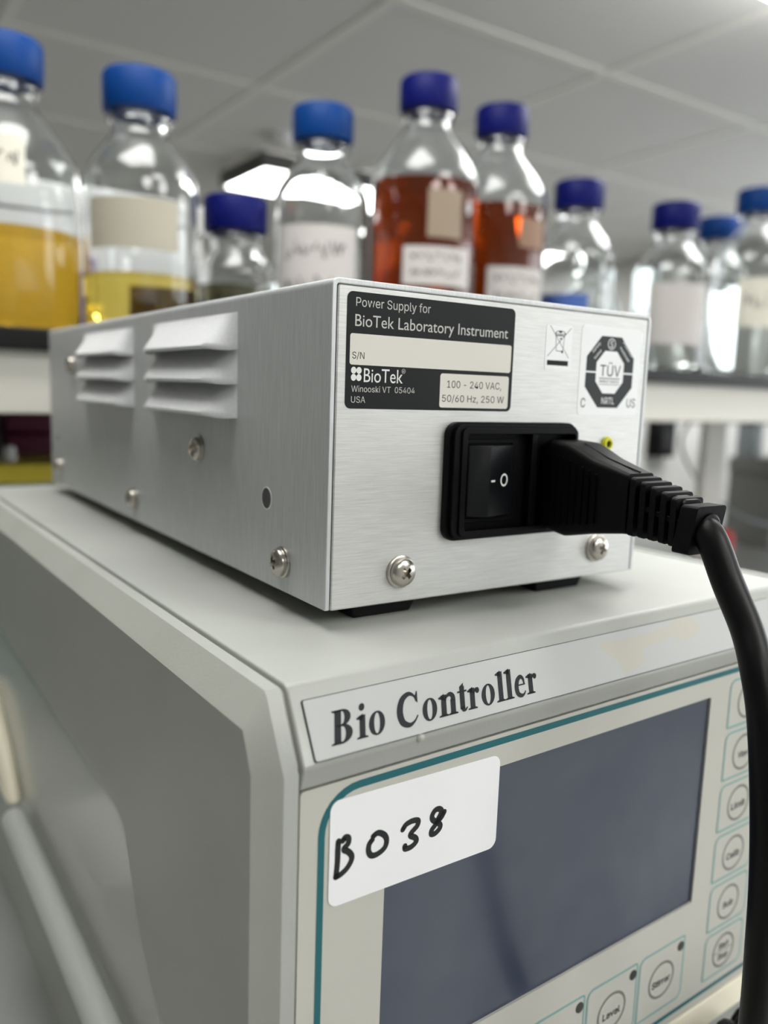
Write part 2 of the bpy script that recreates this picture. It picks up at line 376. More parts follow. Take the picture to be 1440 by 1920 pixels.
for x, z, s in ((24.5, -79.2, .25), (105.3, -78.6, .7)): screw((x, 0, z), 'front', s)
for y, z, s in ((91, -51, .3), (167, -78.5, 1.), (25, -79.2, 0), (304, -77, .6), (271.5, -20.4, .4)): screw((0, y, z), 'side', s)
for y, z, r in ((36.5, -61.7, 3.3), (309.5, -61, 2.2)):
    h = MB(); h.prism(ell(y, z, r, r), -.2, .06, SM, mat('hole_shade_grey', (92, 93, 92), .5, .6)); h.tubering(ell(y, z, r + .15, r + .15), ell(y, z, r - .15, r - .15), -.1, .1, SM, ALU_L); pbuild(h, 'hole_disc')  # grey disc paints in the dark of a plain hole
# feet
for fx in (12, 84):
    for fy in (6, 292):
        f = MB(); f.loft([[(fx, fy, -88.1), (fx + 23.5, fy, -88.1), (fx + 23.5, fy + 24, -88.1), (fx, fy + 24, -88.1)], [(fx + 1.5, fy + 1, -93.5), (fx + 21.5, fy + 1, -93.5), (fx + 21.5, fy + 23, -93.5), (fx + 1.5, fy + 23, -93.5)]], RUBBER); pbuild(f, 'foot', bevel=.0006)
# rating label
b = MB(); b.prism(rrect(4.6, 63.1, -33.4, -3.1, 1.7), .01, .12, FM, LBL_BLACK)
b.fill([rrect(5.7, 62.2, -21.9, -13.8, .7)], FM, LBL_OFFW); b.fill([rrect(35.9, 61.8, -32.6, -23.0, .8)], FM, LBL_OFFW)
b.text('Power Supply for', 7.25, 31.5, -6.82, 2.3, FM, LBL_PRINT, .15)
b.text('BioTek Laboratory Instrument', 7.1, 60.5, -11.9, 3.05, FM, LBL_PRINT, .15, font=None)
b.text('S/N', 6.45, 10.25, -20.3, 1.75, FM, INK, .16)
for x, y in ((7.05, -23.35), (8.7, -23.35), (7.05, -25.2), (8.7, -25.2)): b.fill([ell(x, y, .83, .9)], FM, WHITE, .15)
b.text('BioTek', 10.25, 22.9, -26.3, 3.6, FM, WHITE, .15, font=None)
b.tubering(ell(23.1, -23.0, .62, .66), ell(23.1, -23.0, .52, .56), .13, .15, FM, LBL_PRINT); b.text('R', 22.8, 23.4, -23.35, .65, FM, LBL_PRINT, .15)
b.text('Winooski VT  05404', 6.45, 27.1, -28.95, 1.6, FM, LBL_PRINT, .15); b.text('USA', 6.45, 10.9, -31.8, 1.65, FM, LBL_PRINT, .15)
b.text('100 - 240 VAC,', 38.4, 58.9, -26.95, 2.0, FM, INK, .16); b.text('50/60 Hz, 250 W', 36.8, 60.2, -30.95, 1.95, FM, INK, .16)
tag(pbuild(b, 'rating_label'), 'black rating label with white print', None)
# disposal symbol
b = MB(); b.prism(rrect(76.2, 87.9, -20.3, -6.4, .9), .01, .07, FM, LBL_CLEAR)
b.ribbon([(77.8, -6.8), (86.5, -16.3)], .16, FM, INK, .1, n=1); b.ribbon([(87, -7.0), (77.2, -16.1)], .16, FM, INK, .1, n=1)
b.fill([rrect(77.2, 86.4, -18.8, -17.25, .02)], FM, INK, .1)
b.ring2(ell(82.35, -8.7, 2.15, .6), ell(82.35, -8.7, 1.95, .38), FM, INK, .1); b.ribbon([(80.2, -8.9), (80.5, -9.6), (84.2, -9.6), (84.5, -8.9)], .3, FM, INK, .1, n=1)
for pl in ([(80.4, -9.6), (80.85, -14.3)], [(84.2, -9.6), (83.75, -14.2)], [(80.85, -14.3), (83.5, -14.4)]): b.ribbon(pl, .17, FM, INK, .1, n=1)
b.fill([ell(83.5, -14.5, .45, .45)], FM, INK, .1); b.fill([rrect(82.2, 83.1, -10.7, -10.3, .1)], FM, INK, .1); b.fill([ell(82.3, -8.5, .7, .25)], FM, INK, .11)
pbuild(b, 'disposal_symbol_label')
# safety mark
b = MB(); b.prism(rrect(91.9, 121, -34.2, -5.3, 1.8), .01, .07, FM, LBL_CLEAR)
oo = [(101.3, -8.4), (110.9, -8.4), (117.5, -15.05), (117.4, -24.7), (110.8, -31.5), (101.2, -31.5), (94.7, -24.9), (94.8, -15.2)]
ii = [(103.2, -13.1), (109.0, -13.1), (112.75, -16.9), (112.75, -23.0), (109.1, -26.85), (103.2, -26.85), (99.5, -23.0), (99.5, -16.9)]
b.ring2(oo, ii, FM, INKG, .1); b.fill([rrect(94.3, 99.6, -20.35, -19.85, .05)], FM, LBL_CLEAR, .13); b.fill([rrect(112.6, 117.9, -20.35, -19.85, .05)], FM, LBL_CLEAR, .13)
b.text('TÜV', 101.4, 111.3, -21.2, 3.55, FM, INKG, .12); b.fill([rrect(101.2, 111.1, -22.1, -21.85, .02)], FM, INKG, .12); b.text('PRODUCT SERVICE', 101.4, 110.8, -23.35, .8, FM, INKG, .12); b.fill([rrect(101.2, 111.1, -24.0, -23.85, .02)], FM, INKG, .12)
b.text('NRTL', 103, 109.1, -30.3, 2.15, FM, LBL_CLEAR, .13); b.text('C', 93.3, 95.4, -31.5, 2.9, FM, INKG, .12); b.text('US', 115.4, 119.8, -31.2, 2.9, FM, INKG, .12)
b.ring2(ell(106.1, -10.8, 1.85, 1.8), ell(106.1, -10.8, 1.6, 1.55), FM, LBL_CLEAR, .13); b.text('S', 105.4, 106.8, -11.9, 2.1, FM, LBL_CLEAR, .13)
b.text('Safety', 97.2, 101.9, -12.6, 1.0, FM, LBL_CLEAR, .13, (99.3, -12.9, math.radians(44))); b.text('tested', 97.6, 101.6, -14.7, 1.0, FM, LBL_CLEAR, .13, (99.9, -14.2, math.radians(44)))
b.text('Production', 110.6, 117.2, -12.3, 1.0, FM, LBL_CLEAR, .13, (113.7, -12.4, math.radians(-44))); b.text('monitored', 109.4, 115.6, -13.9, 1.0, FM, LBL_CLEAR, .13, (112.2, -13.8, math.radians(-44)))
pbuild(b, 'safety_mark_label')
# earth indicator ring
b = MB(); b.lathe([(2.3, .0), (2.5, .5), (1.9, 1.3), (1.25, 1.3), (1.25, 0)], YELLOW, 28, lambda x, y, z: FM(107 + x, -43.5 + y, z), closed=True); b.prism(ell(107, -43.5, 1.3, 1.3), .02, .3, FM, DARKFILL); pbuild(b, 'indicator_ring')
# power inlet with rocker switch
b = MB(); b.tubering(rrect(38.2, 90.6, -71.4, -36.6, 4), rrect(42, 88, -69, -39.5, 1.5), .02, 1.9, FM, BLACK)
b.tubering(rrect(39.6, 89.8, -70.6, -37.3, 3.4), rrect(43.6, 88.2, -68.7, -39.6, 1.2), 1.9, 3.4, FM, BLACK)
b.tubering(rrect(42.0, 89.2, -69.9, -38.2, 2.0), rrect(44.0, 88.0, -68.4, -40.0, 1.0), 3.4, 4.1, FM, BLACK)
b.prism(rrect(42.5, 88.4, -69, -39.3, 1.2), .03, .4, FM, BLACK); b.prism(rrect(70.2, 72.4, -68.8, -39.8, .3), .3, 3.2, FM, BLACK)
b.tubering(rrect(44.6, 66.5, -66.6, -41.6, .8), rrect(46, 64, -65.2, -42.9, .4), .3, 1.0, FM, BLACK)
inl = pbuild(b, 'power_inlet', bevel=.0003)
b = MB()
prof = [(46.2, .3), (46.3, 1.6), (52.6, 4.3), (63.6, 2.0), (63.7, .3)]
b.loft([[FM(x, z, w) for x, w in prof] for z in (-64.8, -43.2)], SWITCH)
rm = lambda u, v, w: FM(u, v, 4.3 - (u - 52.6) * 2.3 / 11 + .06)
b.fill([rrect(53.4, 55.3, -54.2, -53.6, .02)], rm, WHITE); b.ring2(ell(59.6, -53.8, 1.75, 1.95), ell(59.6, -53.8, 1.2, 1.4), rm, WHITE)
b.build('rocker_switch', inl, off=OFF, bevel=.0005)

# ================================================================ POWER CORD
pc = thing('mains_lead', 'black mains cord with its ribbed plug pushed into the inlet and hanging down in front', 'power cord', (.0825, -.02, -.056))
PO = (82.5, -20, -56)
def sec(y, z0, z1, x0, x1, r=1.8): return [(u, y, v) for u, v in rrect(x0, x1, z0, z1, r, 4)]
b = MB()
b.loft([sec(-.5, -69.3, -43.0, 76.4, 90.6), sec(-4, -69.8, -41.7, 76.3, 91.2), sec(-11.5, -70.8, -42.2, 76.3, 92, 2.0), sec(-14, -70.3, -43.0, 76.4, 91.8, 2.0), sec(-22, -68.5, -46.1, 76.7, 90.8, 2), sec(-33.5, -66.6, -49.0, 77.2, 88.4, 1.4), sec(-34.8, -66.5, -49.2, 77.3, 88.2, 1.2)], BLACKTEX)
for k in range(9):
    t = k / 8; y = -3 - 20.5 * t; zt = -45.2 - 5.2 * t ** 1.4; zb = -69 + 3.8 * t
    b.prism(rrect(y - .5, y + .5, zb, zt, .4, 3), -76.9 - .2 * t, -75.75 - .2 * t, SM, BLACK)
b.tube([(83.6, -12, -42.3), (83.3, -22, -46.0), (82.7, -34.5, -48.9)], .22, BLACK, 6, sm=2)
b.build('plug_body', pc, off=PO)
b = MB()
def axis(y): return -57.9 - .13 * max(0, (-y - 34)) - .004 * max(0, (-y - 40)) ** 2   # centre z of the boot, sagging
b.loft([sec(y, axis(y) - 6.4, axis(y) + 6.4, 78.6, 86.8, 2) for y in (-34, -38, -42, -46, -50, -52.5)], BLACK)
for y in (-36.8, -40.3, -43.8, -47.3, -50.6):
    h = 8.4 - .12 * (-y - 36); zc = axis(y)
    b.loft([sec(y + .95, zc - h, zc + h, 76.9, 88.4, 1), sec(y - .95, zc - h - .12, zc + h - .25, 76.9, 88.4, 1)], BLACKTEX)
b.loft([[(u, -41, v) for u, v in rrect(77.4, 87.9, -59.2, -57.6, .2, 1)], [(u, -52, v) for u, v in rrect(77.4, 87.9, -61.4, -59.8, .2, 1)]], BLACK)
b.loft([[(u, yy - (v + 62) * .16, v) for u, v in rrect(76.6, 89, -68.6, -55.4, 1.1, 3)] for yy in (-52.2, -57.4)], BLACKTEX)
b.lathe([(4.6, 0), (4.6, 1.0), (3.8, 1.6)], BLACK, 24, lambda x, y, z: (82.6 + x, -57 - z - y * .16, -62 + y))
b.build('strain_relief', pc, off=PO, bevel=.0002)
cp = [(82.5, -50, -60.3), (82.2, -55, -61.2), (81.2, -60, -64.0), (81.0, -66, -74.4), (79.9, -73, -84.5), (77.6, -78, -92.8), (76.4, -82, -104.4), (76.2, -85, -123.7), (77.9, -86, -144.9), (79.3, -86, -164), (82, -85, -186.7), (90, -80, -225), (104, -70, -268), (125, -72, -300), (170, -72, -304.4), (260, -60, -304.4), (420, 20, -304.4)]
MB().tube(cp, 4.05, CABLE, 20, sm=8).build('cable', pc, off=PO)

# ================================================================ BIO CONTROLLER
G = Vector((-.0297, -.032, -.0935)); RZ = math.radians(2.08); BH = 215.
bc = thing('laboratory_controller', 'grey bench controller with a dark screen and handwritten sticker under the aluminium box', 'laboratory controller', (G.x, G.y, G.z - BH / 1000), RZ)
BO = (0, 0, -BH)
CW = 216.; DEP = 382.
BF = lambda u, v, w: (u, -6 - w, v)       # overlay face map
sh = lambda x, y: x + (.0222 * y if x < 60 else 0)
def cbuild(mb, name, parent=bc, **k): return mb.build(name, parent, off=BO, **k)
prof = [(DEP, 0), (1.6, 0), (.3, -.45), (-.6, -1.6), (-8.3, -15.9), (-8.5, -16.5), (-6.9, -22), (-3.2, -22.5), (-3.2, -149.8), (-2.5, -157.4), (-2.5, -BH), (DEP, -BH)]
b = MB(); b.prism(prof, 1.9, CW - 1.9, lambda y, z, x: (sh(x, y), y, z), PAINT)
cx_in = sum(p[0] for p in prof) / len(prof)
prof2 = [(DEP, -1.6), (1.8, -1.6), (.9, -2.2), (-6.6, -16.4), (-2.6, -24), (-2.4, -150), (-2.2, -BH), (DEP, -BH)]
b.prism(prof2, -.5, CW + .5, lambda y, z, x: (sh(x, y), y, z), PAINT2)
cbuild(b, 'housing', bevel=.0007, seg=3)
b = MB(); b.prism([(-2.6, -149.9), (-6.3, -149.9), (-9.3, -156.4), (-9.0, -157.3), (-2.6, -157.3)], 2, CW - 2, lambda y, z, x: (sh(x, y), y, z), CREAM); tag(cbuild(b, 'lower_ledge', bevel=.0005), 'cream ledge under the front panel', None)
# side cheeks
CP = [(DEP, 0), (-.2, 0), (-1.7, -1.4), (-10, -16.4), (-10, -BH), (DEP, -BH)]
IP = [(DEP - 2, -8), (-1.0, -7.6), (-5.2, -16.2), (-5.4, -BH), (DEP - 2, -BH)]
def cheek(side):
    f = (lambda x, y: sh(-x, y)) if side < 0 else (lambda x, y: CW + x)
    b = MB(); n = len(CP)
    A = [(f(0, y), y, z) for y, z in CP]; Bq = [(f(3.6, y), y, z) for y, z in CP]
    IPx = [IP[0], IP[1], IP[1], IP[2], IP[3], IP[4]]
    Cq = [(f(9, y), y, z) for y, z in IPx]
    b.add(A + Bq, [(i, (i + 1) % n, n + (i + 1) % n, n + i) for i in range(n)] + [tuple(range(n))], PAINT)
    b.add(Bq + Cq, [(i, (i + 1) % n, n + (i + 1) % n, n + i) for i in range(n - 1)], PAINT2)
    side_poly = [IP[0], IP[1], IP[2], IP[3]]
    if side < 0:   # shallow recess with a smooth panel
        rec = [(8, -BH), (26, -150), (44, -121), (61, -106), (71, -95), (77, -82), (84, -69.5), (92, -67.5), (150, -65.2), (DEP - 2, -56)]
        poly = [IP[0], IP[1], IP[2], IP[3]] + rec
        b.add([(f(9, y), y, z) for y, z in poly], [tuple(range(len(poly)))], PAINT2)
        r2 = rec; m = len(r2)
        b.add([(f(9, y), y, z) for y, z in r2] + [(f(7.2, y), y, z) for y, z in r2], [(i, i + 1, m + i + 1, m + i) for i in range(m - 1)], PAINT2)
        b.add([(f(7.2, y), y, z) for y, z in r2 + [(DEP - 2, -BH)]], [tuple(range(m + 1))], SMOOTHG)
    else:
        b.add([(f(9, y), y, z) for y, z in IP], [tuple(range(len(IP)))], PAINT2)
    o = cbuild(b, 'side_cheek', bevel=0)
    return o
ch = cheek(-1); cheek(1)
# rail and bracket on the left side
def railpt(y, z, x): return (sh(x, y), y, z)
MB().tube([railpt(236, -138.5, -14), railpt(212, -138.8, -14), railpt(92, -142.5, -14), railpt(30, -146, -14)], 5.4, mat('satin_grey_rail', (176, 179, 174), .4), 16, sm=4).build('side_rail', bc, off=BO)
b = MB(); b.prism([(246, -138), (268, -120), (300, -100), (330, -100), (330, -142)], 7, 15, lambda u, v, w: (sh(-w, u), u, v), CREAM); cbuild(b, 'rail_bracket', bevel=.003)
# front overlay with printing
WIN = rrect(26.6, 160, -106.3, -32.1, .8, 3)
b = MB(); b.tubering(rrect(2.6, 213, -149.3, -22.9, 1, 3), WIN, -.8, 0, BF, PANEL)
b.ring2(rrect(7.4, 211.0, -146.5, -24.0, 11, 8), rrect(9.2, 209.2, -144.9, -25.9, 9.4, 8), BF, TEAL, .06)
over = tag(cbuild(b, 'front_overlay'), 'beige front panel with teal border', None)
MB().prism(rrect(25, 161.5, -107.8, -30.6, .5, 2), -2.0, -.85, BF, LCD).build('display_screen', bc, off=BO)
def button(u0, u1, v0, v1, lines, cx, cy, rx, ry, led=None):
    b = MB(); r = (1.2 if led else 3.2, 3.2, .8, 3.2)
    b.prism(rrect(u0, u1, v0, v1, r), .0, .12, BF, PANEL)
    b.ring2(rrect(u0, u1, v0, v1, r), rrect(u0 + .7, u1 - .7, v0 + .7, v1 - .7, [max(.2, q - .7) for q in r]), BF, TEAL_L, .16)
    b.ring2(ell(cx, cy, rx, ry, 36), ell(cx, cy, rx - .95, ry - .95, 36), BF, RINGG, .16)
    if len(lines) == 1:
        b.text(lines[0][0], cx - lines[0][1] / 2, cx + lines[0][1] / 2, cy - 1.9, 2.3, BF, TXTG, .16, bold=.025)
    elif lines:
        b.text(lines[0][0], cx - 3.2, cx + 3.2, cy + .9, 2.2, BF, TXTG, .16, bold=.025); b.text(lines[1][0], cx - 3.2, cx + 3.2, cy - 3.4, 2.2, BF, TXTG, .16, bold=.025)
        b.fill([rrect(cx - rx + .5, cx + rx - .5, cy - .25, cy + .1, .02)], BF, RINGG, .16)
    o = cbuild(b, 'button')
    if led:
        q = MB(); q.prism(ell(led[0], led[1], 1.75, 1.75, 24), .13, .3, BF, mat('dark_led_window', (52, 52, 48), .35)); q.build('indicator_light', o, off=BO)
for k, ln in enumerate([[], [('View', 6.8)], [('Limit', 8.8)], [('Calib', 8.4)], [('Sub', 6.6)], [('Start',), ('Stop',)]]):
    v1 = -28.2 - 19.2 * k; button(171, 195.3, v1 - 17.7, v1, ln, 183.2, v1 - 9.2, 6.9, 6.7)
for x0, t, wd in ((133, 'Stirrer', 10.2), (107, 'Level', 8.6), (81, '', 0), (55, '', 0), (29, '', 0)):
    button(x0, x0 + 25, -141.2, -117.2, [(t, wd)] if t else [], x0 + 12.7, -129.5, 7.1, 6.7, (x0 + 22.6, -120.9))
# nameplate on the sloping facet
d = Vector((-7.7, -14.4)).normalized(); nv = Vector((-d.y, d.x))   # in (y, z)
if nv.x > 0: nv = -nv
NP = lambda u, v, w: (u, -.6 + d.x * v + nv.x * w, -1.5 + d.y * v + nv.y * w)
b = MB(); b.prism(rrect(4.65, 196.2, 2.3, 16.0, .6, 3), -.1, .2, NP, DARKFILL); b.prism(rrect(4.9, 196, 2.5, 15.9, .5, 3), -.1, .55, NP, PLATE)  # slightly larger dark sheet paints the shadow gap around the plate
st = [(104, 4.6), (112, 4.9), (126, 5.0), (138, 4.2), (139, 6.4), (133, 8.2), (122, 9.4), (121, 13), (113, 14.6), (110, 14.2), (109, 11), (105.2, 8)]
b.fill([[(p.x, p.y) for p in smooth([(*q, 0) for q in st], 4, True)]], NP, STAIN, .565)
st = [(138, 3.4), (150, 3.2), (151, 8.2), (140, 9.8)]
b.fill([[(p.x, p.y) for p in smooth([(*q, 0) for q in st], 4, True)]], NP, STAIN, .567)
# serif lettering (drawn glyph by glyph, v grows downwards on the facet)
BASE, CAPH, XH = 13.55, 7.4, 5.1
sk = .26
def GM(u0): return lambda u, v, w: NP(u0 + u + v * sk, BASE - v, w)
def gl(u0, pieces):
    for p in pieces: b.fill(p, GM(u0), SERIF, .59)
def rect(a, b_, c_, d_): return [[(a, c_), (b_, c_), (b_, d_), (a, d_)]]
def serif(x0, x1, y, up): return [[(x0, y), (x1, y), (x1, y + .28 * up), (x1 - .6, y + .5 * up), (x0 + .6, y + .5 * up), (x0, y + .28 * up)]]
def stem(x, wd, top, left_flag=True, base=True):
    r = [rect(x, x + wd, 0, top)]
    if base: r.append(serif(x - .75, x + wd + .75, 0, 1))
    if left_flag: r.append([[(x + wd * .6, top + .28), (x - .85, top - .45), (x - .85, top - .8), (x + .1, top - 1.0), (x + wd * .6, top - 1.3)]])
    return r
def bowl(cx, cy, rx, ry, sw, tw): return [[ell(cx, cy, rx, ry, 32), ell(cx, cy, rx - sw, ry - tw, 32)]]
def rib(pts, wf):
    P = smooth([(*p, 0) for p in pts], 8); Lq = []; Rq = []; N = len(P)
    for i, p in enumerate(P):
        dd = (P[min(N - 1, i + 1)] - P[max(0, i - 1)]).normalized(); h = wf(i / (N - 1)) / 2; Lq.append((p.x - dd.y * h, p.y + dd.x * h)); Rq.append((p.x + dd.y * h, p.y - dd.x * h))
    return [Lq + Rq[::-1]]
def halfbowl(x, y0, y1, wx, sw, tw):
    cy, ry = (y0 + y1) / 2, (y1 - y0) / 2
    o_ = [(x, y0)] + [(x + wx * math.cos(t), cy + ry * math.sin(t)) for t in [-PI / 2 + PI * k / 20 for k in range(21)]] + [(x, y1)]
    i_ = [(x, y0 + tw)] + [(x + (wx - sw) * math.cos(t), cy + (ry - tw) * math.sin(t)) for t in [-PI / 2 + PI * k / 20 for k in range(21)]] + [(x, y1 - tw)]
    return [o_ + i_[::-1]]
gl(9.3, stem(.9, 1.85, CAPH, False) + [serif(.15, 2.6, CAPH, -1), rect(1.5, 3.2, 0, .42), rect(1.5, 3.0, CAPH - .42, CAPH), rect(1.5, 3.1, 3.75, 4.15)] + [halfbowl(3.0, 0, 4.15, 2.85, 1.9, .45), halfbowl(2.9, 3.75, CAPH, 2.45, 1.75, .45)])
gl(16.2, stem(.8, 1.65, XH) + [[ell(1.45, CAPH - .55, .82, .85)]])
def G_o(u): gl(u, bowl(2.3, XH / 2, 2.3, XH / 2 + .12, 1.5, .42))
G_o(19.6)
gl(27.6, [rib([(5.9, 5.2), (5.2, 6.6), (3.6, 7.25), (1.7, 6.2), (.95, 3.7), (1.7, 1.2), (3.7, .2), (5.3, .8), (6.3, 2.0)], lambda t: .4 + 1.45 * max(0, math.sin(t * PI)) ** 2.2), [[(5.95, 7.55), (6.3, 7.55), (6.35, 4.9), (6.05, 4.9), (5.5, 6.5)]]])
G_o(35.3)
gl(40.4, stem(.8, 1.65, XH) + stem(3.75, 1.65, 3.6, False) + [rib([(1.9, 3.6), (2.6, 4.6), (3.7, 4.95), (4.55, 4.3), (4.6, 3.3)], lambda t: .45 + 1.2 * t)])
gl(46.3, [rect(.95, 2.55, .7, 6.1), [[(.95, 6.1), (2.3, 6.9), (2.3, 6.0)]], rect(.2, 3.3, XH - .45, XH), rib([(1.62, 1.2), (1.9, .5), (2.6, .35), (3.35, .95)], lambda t: 1.3 - 1.0 * t)])
def G_r(u): gl(u, stem(.7, 1.65, XH) + [rib([(1.9, 3.4), (2.4, 4.4), (3.1, 4.7)], lambda t: .4 + .5 * t), [ell(3.25, 4.3, .68, .72)]])
G_r(49.9); G_o(54.5)
gl(59.5, stem(.9, 1.65, CAPH + .1)); gl(62.6, stem(.9, 1.65, CAPH + .1))
gl(66.2, [rib([(3.9, 1.2), (3.3, .45), (2.3, .2), (1.1, .9), (.75, 2.5), (1.2, 4.2), (2.3, 4.95), (3.25, 4.3), (3.5, 3.05)], lambda t: .35 + 1.0 * max(0, math.sin(t * PI)) ** 1.6 + .25 * t), rect(1.2, 3.9, 2.75, 3.1)])
G_r(70.6)
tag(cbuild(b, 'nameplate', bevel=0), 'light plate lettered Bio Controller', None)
# chip of the edge under the lettering
cbuild(MB().lathe([(1.3, 0), (1.0, .25), (.3, .5)], PAINT, 9, lambda x, y, z: NP(34 + x, 16.7 + y * .8, z)), 'edge_chip')
# handwritten sticker
b = MB(); b.prism([(p.x, p.y) for p in [Vector(q) for q in (lambda r: [(10.4 + (x - 0) * 1.0 + 0, y) for x, y in r])(rrect(0, 52.8, -53.4, -27.2, 2.6))]], .1, .24, lambda u, v, w: BF(u, v + (-.025 * (u - 10)), w), STICK)
T1 = 1.55
for pts in ([(12.77, -37.37), (12.68, -39.53), (12.64, -42.45), (12.35, -46.03)],
            [(12.43, -46.06), (13.76, -45.77), (15.37, -44.83), (16.47, -43.34), (16.51, -42.05), (15.52, -40.73), (14.6, -40.14), (14.42, -39.53), (15.46, -38.76), (15.53, -37.42), (14.62, -36.92), (14.03, -37.58)],
            [(22.59, -39.13), (23.99, -38.69), (25.77, -39.73), (26.58, -41.31), (26.12, -43.08), (24.2, -44.06), (22.26, -43.92), (21.35, -42.5), (21.5, -40.85), (22.32, -39.98)],
            [(31.42, -40.12), (32.41, -39.07), (34.45, -38.71), (36.08, -39.19), (35.82, -40.48), (34.13, -41.72), (33.94, -42.52), (35.37, -43.47), (35.75, -44.57), (34.32, -45.49), (32.49, -45.49), (32.22, -44.7)],
            [(44.49, -39.29), (43.5, -40.59), (42.08, -41.17), (40.74, -40.26), (40.54, -39.13), (41.43, -38.01), (42.62, -37.95), (43.53, -38.69), (43.2, -39.63), (42.36, -41.05), (43.32, -42.53), (43.08, -43.46), (41.77, -44.26), (40.57, -44.09), (40.56, -43.09), (41.65, -42.03), (42.47, -41.28)]):
    b.ribbon(pts, T1, BF, MARKER, .27)
tag(cbuild(b, 'paper_sticker'), 'white sticker handwritten B038', None)

# ================================================================ BENCH AND SHELF
BZ = G.z - BH / 1000
bn = thing('lab_bench', 'grey lab bench top that carries the controller', 'bench', (.6, .6, FLOOR_Z))
MB().box(-1.4, 2.6, -.12, 1.3, BZ - .04, BZ, BENCH).build('worktop', bn, 1., off=(.6, .6, FLOOR_Z), bevel=.003)
for x in (-1.35, 2.5):
    for y in (0, 1.2): MB().box(x, x + .06, y, y + .06, FLOOR_Z, BZ - .04, GREYBOX).build('leg', bn, 1., off=(.6, .6, FLOOR_Z))
SY, SZ = .418, .006
sf = thing('reagent_shelf', 'long reagent shelf with black top and cream rail holding the blue-capped bottles', 'shelf', (.7, .55, BZ))
so = (.7, .55, BZ)
MB().box(-.9, 2.5, SY, SY + .3, SZ - .0145, SZ, SHELF).build('shelf_board', sf, 1., off=so, bevel=.001)
MB().box(-.88, 2.48, SY + .012, SY + .03, SZ - .0585, SZ - .0145, FASCIA).build('front_rail', sf, 1., off=so, bevel=.001)
MB().box(-.88, 2.48, SY + .27, SY + .288, SZ - .0585, SZ - .0145, FASCIA).build('rear_rail', sf, 1., off=so, bevel=.001)
for x in (-.8, 1.15, 2.42): MB().box(x, x + .06, .688, .702, BZ, SZ - .0145, FASCIA).build('upright', sf, 1., off=so, bevel=.002)
tag(MB().box(-1.2, 2.5, .95, .97, 0, .9, PARTW).build('bench_partition', None, 1.), 'white upright partition behind the shelf', 'partition').location = (0, 0, BZ)
bpy.data.objects['bench_partition'].scale = (1, 1, .255)

# ================================================================ BOTTLES
def bottle_prof(R, h):
    cap = .030; z1 = h - cap; nr = .0215
    body = z1 - .016 - (R - nr) * 1.75
    pts = [(R * .80, 0), (R - .003, .002), (R, .008), (R, body)]
    p0, p1, p2, p3 = Vector((R, body)), Vector((R, body + (z1 - .016 - body) * .45)), Vector((nr + (R - nr) * .28, z1 - .016 - (z1 - .016 - body) * .22)), Vector((nr, z1 - .014))
    for k in range(1, 11):
        t = k / 10; q = p0 * (1 - t) ** 3 + p1 * 3 * t * (1 - t) ** 2 + p2 * 3 * t * t * (1 - t) + p3 * t ** 3; pts.append((q.x, q.y))
    pts += [(nr, z1 - .006), (.0245, z1 - .005), (.0245, z1 - .002), (nr, z1), (nr - .001, h - .006)]
    return pts
def inner_prof(out, th=.0022):
    res = [(max(.001, out[0][0] - .001), .0045)]
    for r, z in out[1:]: res.append((max(.001, min(r, 9) - th), max(z, .0045)) if z < 1 else (r, z))
    return res
def clip_prof(prof, level, grow):
    res = []
    for (r, z), (r2, z2) in zip(prof, prof[1:] + [prof[-1]]):
        if z <= level: res.append((r + grow, z))
        if z < level < z2:
            t = (level - z) / (z2 - z); res.append((r + (r2 - r) * t + grow, level)); break
    return res
def bottle(pos, R, h, capm, label, liq=None, level=0, paper=None, paper2=None, rot=0, name='reagent_bottle', marks=True, cap=True):
    t = thing(name, label, 'bottle', pos, rot, 'bottles on the reagent shelf')
    o = bottle_prof(R, h); i = inner_prof(o)
    b = MB(); n = 48
    prof = [(.0004, .003)] + o + [(i[-1][0], o[-1][1])] + i[::-1] + [(.0004, .0045)]
    b.lathe(prof, GLASS, n); b.build('glass_body', t, 1., angle=1.2)
    if liq:
        lp = clip_prof(i, level, .0006); lp = [(.0004, .0042)] + [(r, z - .0003) for r, z in lp] + [(.0004, lp[-1][1] - .0003)]
        MB().lathe(lp, liq, n).build('liquid', t, 1., angle=1.)
    if cap:
        b = MB(); z0 = h - .029; mod = lambda k, r: 1 + (.014 if (k % 2 and r > .0262) else 0)
        b.lathe([(.0225, z0 + .001), (.026, z0), (.0268, z0 + .002), (.0268, h - .003), (.0255, h - .0006), (.023, h), (.001, h - .0002)], capm, 96, mod=mod)
        b.build('cap', t, 1., angle=.9)
    for pp in (paper, paper2):
        if not pp: continue
        a0, a1, za, zb, pm, ink = pp; m = 20
        pb = MB(); rr = R + .0004
        g = lambda a, z, e=0: ((rr + e) * math.cos(a), (rr + e) * math.sin(a), z)
        pb.loft([[g(a0 + (a1 - a0) * k / m, z) for k in range(m + 1)] for z in (za, zb)], pm, cap=False, closed=False)
        if ink:
            for row in range(ink):
                zc = zb - (zb - za) * (row + .7) / (ink + .5); rnd = random.Random(row * 7 + int(R * 1e4)); x = a0 + (a1 - a0) * .12
                while x < a0 + (a1 - a0) * .85:
                    wd = (a1 - a0) * rnd.uniform(.04, .1); hh = (zb - za) * .5 / (ink + .5)
                    pts = [(x + wd * q / 4, zc + hh * rnd.uniform(-.5, .5)) for q in range(5)]
                    pb.ribbon([(p * rr, q) for p, q in pts], .0011, lambda u, v, w_: g(u / rr, v, .0003), PENCIL, n=3)
                    x += wd + (a1 - a0) * rnd.uniform(.02, .06)
        pb.build('paper_label', t, 1.)
    return t
def ray_at(u, v, depth):
    p = Vector(CAM) + depth * (RIGHT * ((u - 720) / FPX) + DOWN * ((v - 960) / FPX) + FWD); return p
